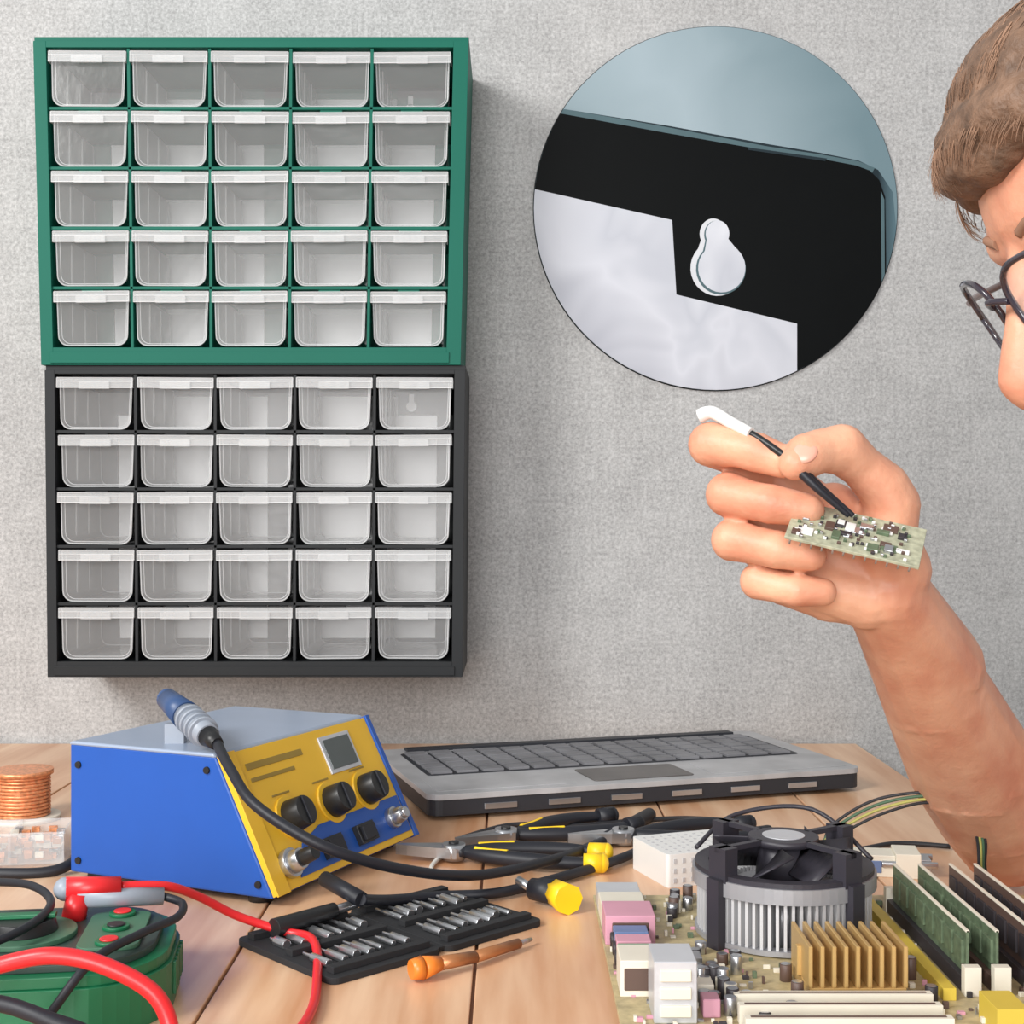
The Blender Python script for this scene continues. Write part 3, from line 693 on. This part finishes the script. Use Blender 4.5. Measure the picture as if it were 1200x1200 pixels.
# ---- head
th=math.radians(28); HC=Vector((0.291,0.555,1.150))
fw=Vector((-math.cos(th),0,-math.sin(th))); uw=Vector((-math.sin(th),0,math.cos(th))); lwv=uw.cross(fw)
HM=Matrix.Identity(4)
for i in range(3): HM[i][0]=fw[i];HM[i][1]=lwv[i];HM[i][2]=uw[i]
HM=Matrix.Translation(HC)@HM
H=MB()
H.sph((-.012,0,.028),(.098,.076,.086),K,32,HM)
H.sph((.028,0,-.018),(.060,.060,.078),K,32,HM)
H.sph((.030,0,.030),(.060,.062,.052),K,24,HM)
H.sph((.036,0,-.072),(.045,.046,.034),K,24,HM)
H.sph((.070,0,-.094),(.017,.022,.015),K,16,HM)
H.chain([((-.03,.055,-.045),.018),((.02,.046,-.085),.016),((.068,.012,-.096),.013)],K,16,HM)
H.chain([((-.03,-.055,-.045),.018),((.02,-.046,-.085),.016),((.068,-.012,-.096),.013)],K,16,HM)
H.chain([((.082,0,.018),.0085),((.095,0,-.006),.009),((.109,0,-.028),.0105),((.107,0,-.033),.0105)],K,16,HM)
for sg in(-1,1):
    H.sph((.097,sg*.0125,-.034),(.012,.0075,.0085),K,16,HM)
    H.sph((.058,sg*.036,-.022),(.026,.024,.024),K,20,HM)
    H.chain([((.080,sg*.010,.020),.009),((.076,sg*.030,.023),.0100),((.058,sg*.048,.020),.009)],K,16,HM)
    H.sph((.068,sg*.031,.004),(.0150,.016,.013),K,20,HM)
    H.sph((-.010,sg*.078,.000),(.014,.006,.026),K,20,HM)
    H.chain([((-.002,sg*.078,.018),.004),((-.012,sg*.084,.030),.0045),((-.026,sg*.087,.024),.0045),((-.029,sg*.086,.004),.0045),((-.018,sg*.081,-.018),.005),((-.006,sg*.078,-.026),.006)],K,12,HM)
H.sph((.088,0,-.052),(.013,.020,.0065),K,16,HM); H.sph((.086,0,-.065),(.012,.019,.007),K,16,HM); H.sph((.078,0,-.058),(.014,.026,.018),K,16,HM)
nb=HM.inverted()@Vector((0.440,0.555,0.975))
H.chain([((-.030,0,-.035),.056),((-.045,0,-.075),.056),(nb,.060)],K,24,HM)
nb2=HM.inverted()@Vector((0.47,0.555,0.92))
H.chain([(nb,.06),(nb2,.09)],K,24,HM)
ho=organic(H,'head_and_neck',0.002,10); parent_keep(ho)
E=MB(); M_eye=mat('eye_white',rgb(235,230,225),0.15); M_iris=mat('iris_brown',rgb(80,55,40),0.15)
M_brow=mat('eyebrow_brown',rgb(150,112,90),0.8)
for sg in(-1,1):
    E.sph((.0735,sg*.031,.003),.0120,M_eye,20,HM); E.sph((.0812,sg*.031,-.001),(.0050,.0056,.0056),M_iris,16,HM)
    E.tube([(.0775,sg*.019,.008),(.0828,sg*.031,.0105),(.0750,sg*.043,.0065)],0.0032,M_skin,10,HM)
    E.tube([(.0870,sg*.012,.025),(.0842,sg*.028,.0290),(.066,sg*.048,.027)],lambda t_:0.0028*(1-t_*0.6),M_brow,8,HM)
E.tube([(.094,-.020,-.059),(.1005,-.008,-.0578),(.1008,0,-.0588),(.1005,.008,-.0578),(.094,.020,-.059)],0.0022,M_lips,8,HM)
eo=E.build('face_details'); parent_keep(eo)
G=MB(); M_gf=mat('glasses_frame_dark',rgb(50,44,54),0.2,coat=0.5); M_gl=clear_mat('glasses_lens',0.16,(0.75,0.8,0.85,1),0.03); M_gt=mat('glasses_temple_grey',rgb(120,112,112),0.25)
for sg in(-1,1):
    ring=[]
    for i in range(33):
        an=2*math.pi*i/32; ex=math.copysign(abs(math.cos(an))**0.75,math.cos(an)); ez=math.copysign(abs(math.sin(an))**0.75,math.sin(an))
        yy=sg*(.033+.0245*ex) ; ring.append((.1015-0.012*(abs(yy)/.06)**2+.002*ez,yy,-.001+.0180*ez))
    G.tube(ring,0.0015,M_gf,8,HM,sub=1)
    G.add([tuple(p_) for p_ in ring[:-1]],[tuple(range(32))],M_gl,HM)
    G.tube([(.093,sg*.057,.008),(.083,sg*.066,.009),(.045,sg*.0765,.007),(0,sg*.083,.006),(-.022,sg*.088,-.004),(-.034,sg*.086,-.020)],0.0016,M_gt,8,HM)
G.tube([(.103,-.009,.003),(.107,0,.006),(.103,.009,.003)],0.0015,M_gf,8,HM)
go=G.build('eyeglasses'); parent_keep(go)
B=MB()
B.sph((-.024,0,.036),(.098,.0830,.086),M_hair,32,HM)
B.sph((.030,0,.074),(.054,.062,.034),M_hair,24,HM)
B.sph((.068,.0,.066),(.026,.050,.020),M_hair,24,HM)
B.sph((.080,-.004,.058),(.018,.036,.013),M_hair,20,HM)
B.sph((-.06,0,-.01),(.055,.070,.055),M_hair,24,HM)
for sg in(-1,1):
    B.sph((.022,sg*.064,.030),(.032,.014,.034),M_hair,16,HM); B.sph((.055,sg*.046,.052),(.026,.018,.020),M_hair,16,HM); B.sph((.006,sg*.075,.0),(.010,.006,.026),M_hair,12,HM)
bo=organic(B,'hair',0.0025,5); parent_keep(bo)
tx=bpy.data.textures.new('hair_noise','CLOUDS'); tx.noise_scale=0.014
dm_=bo.modifiers.new('disp','DISPLACE'); dm_.texture=tx; dm_.strength=0.005; dm_.texture_coords='LOCAL'
cu=bpy.data.curves.new('hair_strands','CURVE'); cu.dimensions='3D'; cu.bevel_depth=0.00026; cu.bevel_resolution=0
random.seed(11)
def strand(p0,dirs,L_):
    sp_=cu.splines.new('POLY'); sp_.points.add(4)
    p_=Vector(p0); d_=Vector(dirs).normalized(); cen=Vector((-.01,0,.03))
    for i in range(5):
        q_=HM@p_; sp_.points[i].co=(*q_,1); sp_.points[i].radius=1.0-0.2*i
        rad=(p_-cen).normalized()
        d_=(d_+Vector((random.uniform(-.10,.10),random.uniform(-.10,.10),random.uniform(-.08,.08)))-rad*0.18).normalized(); p_=p_+d_*L_/4
for i in range(12000):
    u_=random.uniform(-1,1); an=random.uniform(0,2*math.pi)
    nx=math.sqrt(1-u_*u_)*math.cos(an); ny=math.sqrt(1-u_*u_)*math.sin(an); nz_=u_
    if nz_<-0.15 and nx>-0.1: continue
    k=random.random()
    if k<0.55:
        c0=(-.024,0,.036); rr=(.098,.0830,.086)
        if nx>0.55 and nz_<0.35: continue
    elif k<0.75: c0=(.030,0,.074); rr=(.054,.062,.034)
    elif k<0.88: c0=(.070,-.002,.063); rr=(.026,.046,.018)
    else:
        sg=random.choice((-1,1)); c0=(.045,sg*.054,.042); rr=(.034,.018,.028)
        if ny*sg<0: continue
    if 0.55<=k<0.88 and nz_<0.05: continue
    p0=Vector((c0[0]+rr[0]*nx,c0[1]+rr[1]*ny,c0[2]+rr[2]*nz_))*1.0
    nrm=Vector((nx,ny,nz_)); fl_=Vector((0.9,-0.15,-0.35)); tg=(fl_-nrm*fl_.dot(nrm))
    if tg.length<0.15: continue
    strand(p0,tg.normalized()+nrm*random.uniform(0.08,0.24),random.uniform(0.010,0.018))
co=bpy.data.objects.new('hair_strands',cu); cu.materials.append(mat('hair_strand',rgb(134,104,84),0.55,var=0.45,scale=60,spec=0.3)); sc.collection.objects.link(co); parent_keep(co)
# torso, trousers, shoes
T=MB()
T.chain([((.50,.45,.92),.075),((.50,.65,.92),.075)],M_shirt,20); T.chain([((.505,.39,.925),.068),((.505,.72,.925),.068)],M_shirt,20)
T.chain([((.51,.48,.84),.105),((.56,.49,.66),.098),((.61,.50,.54),.105)],M_shirt,20); T.chain([((.51,.62,.84),.105),((.56,.61,.66),.098),((.61,.60,.54),.105)],M_shirt,20)
T.chain([((.465,.555,.945),.070),((.50,.555,.88),.10)],M_shirt,20)
T.chain([(SH,0.062),(lerp(SH,EL,.42),0.056)],M_shirt,20)
T.chain([((.50,.37,.94),0.062),((.527,.322,.82),0.056)],M_shirt,20)
to=organic(T,'shirt',0.005,4); parent_keep(to)
L2=MB()
L2.chain([((.62,.48,.545),.10),((.62,.63,.545),.10)],M_jean,20)
for y in(.45,.66):
    L2.chain([((.60,y,.53),.085),((.36,y,.54),.072),((.17,y,.53),.058),((.16,y,.48),.056),((.21,y,.30),.052),((.24,y,.10),.040)],M_jean,20)
lo=organic(L2,'trousers',0.006,3); parent_keep(lo)
S2=MB()
for y in(.45,.66):
    S2.chain([((.25,y,.042),.042),((.18,y,.036),.036),((.08,y,.030),.030)],M_black,16); S2.chain([((.24,y,.12),.032),((.25,y,.05),.036)],M_black,16)
so=organic(S2,'shoes',0.005,3); parent_keep(so)
stl=MB(); stl.cyl((.63,.55,.40),(.63,.55,.445),0.19,0.19,M_rub,40)
for i in range(4):
    an=math.pi/4+i*math.pi/2; stl.cyl((.63+.11*math.cos(an),.55+.11*math.sin(an),.405),(.63+.2*math.cos(an),.55+.2*math.sin(an),0),0.014,0.014,M_steel,12)
stl.build('work_stool',bevel=0.004)
# ---- held board and tweezers
hb=MB(); M_hpcb=mat('small_board_tan',rgb(168,170,146),0.5,var=0.25,scale=300)
hb.box(-.034,.034,-.019,.019,-.0008,.0008,M_hpcb)
random.seed(9)
for i in range(26):
    x=random.uniform(-.032,.024);y=random.uniform(-.017,.010); hb.box(x,x+random.uniform(.003,.009),y,y+random.uniform(.003,.007),.0008,.0015+random.uniform(0,.0014),random.choice([M_blk2,M_blk2,M_brown,M_pcbg,M_steel,M_white]))
for i in range(90):
    x=random.uniform(-.032,.029);y=random.uniform(-.018,.016); hb.box(x,x+.0018,y,y+.0012,.0008,.0024,random.choice([M_white,M_brown,M_blk2,M_pcbg,M_steel]))
for i in range(12): hb.cyl((-.031+i*.0055,-.0175,-.0008),(-.031+i*.0055,-.0175,-.004),.0006,.0006,M_steel,6)
hb.build('small_circuit_board',loc=h(-60,66,112),rot=(math.radians(30),math.radians(13),math.radians(-16)),bevel=0.0002,seg=1)
tw=MB()
tw.tube([h(-220,200,30),h(-206,204,36),h(-188,192,52),h(-168,178,74)],lambda t_:0.0040-0.0010*t_,M_white,12)
tw.tube([h(-198,200,40),h(-160,172,80),h(-130,146,104),h(-112,126,112)],0.0020,M_black,8)
for d_ in(-.0012,.0012):
    tw.tube([h(-130,146,104)+Vector((d_,d_,0)),h(-105,120,113)+Vector((d_,d_,0)),h(-85,102,114)+Vector((d_,d_*.8,0)),h(-66,86,114)+Vector((d_,d_*.3,0))],lambda t_:0.0028-0.0014*t_,M_rub,8)
tw.build('tweezers')

# ------------------------------------------------------------------ lights & camera
def area_l(name,loc,tgt,size,power,col=(1,1,1)):
    l=bpy.data.lights.new(name,'AREA'); l.shape='DISK'; l.size=size; l.energy=power; l.color=col
    o=bpy.data.objects.new(name,l); sc.collection.objects.link(o); o.location=loc
    o.rotation_euler=(Vector(tgt)-Vector(loc)).to_track_quat('-Z','Y').to_euler(); return o
area_l('key_softbox',(-1.5,-0.35,2.15),(0.0,1.4,1.1),0.8,46,(1,0.985,0.96))
area_l('front_fill',(-0.5,-1.9,1.5),(0.0,1.4,1.1),1.5,64,(1,0.99,0.98))  # added frontal fill with no real source, brightens the drawer interiors
wd=bpy.data.worlds.new('world'); sc.world=wd; wd.use_nodes=True
wd.node_tree.nodes['Background'].inputs[0].default_value=(0.98,0.99,1,1); wd.node_tree.nodes['Background'].inputs[1].default_value=0.50
cam=bpy.data.cameras.new('camera'); cam.lens=48; cam.sensor_width=36; cam.clip_start=0.02
oc=bpy.data.objects.new('camera',cam); sc.collection.objects.link(oc); oc.location=(0,0,CZ); oc.rotation_euler=(math.pi/2,0,0)
sc.camera=oc
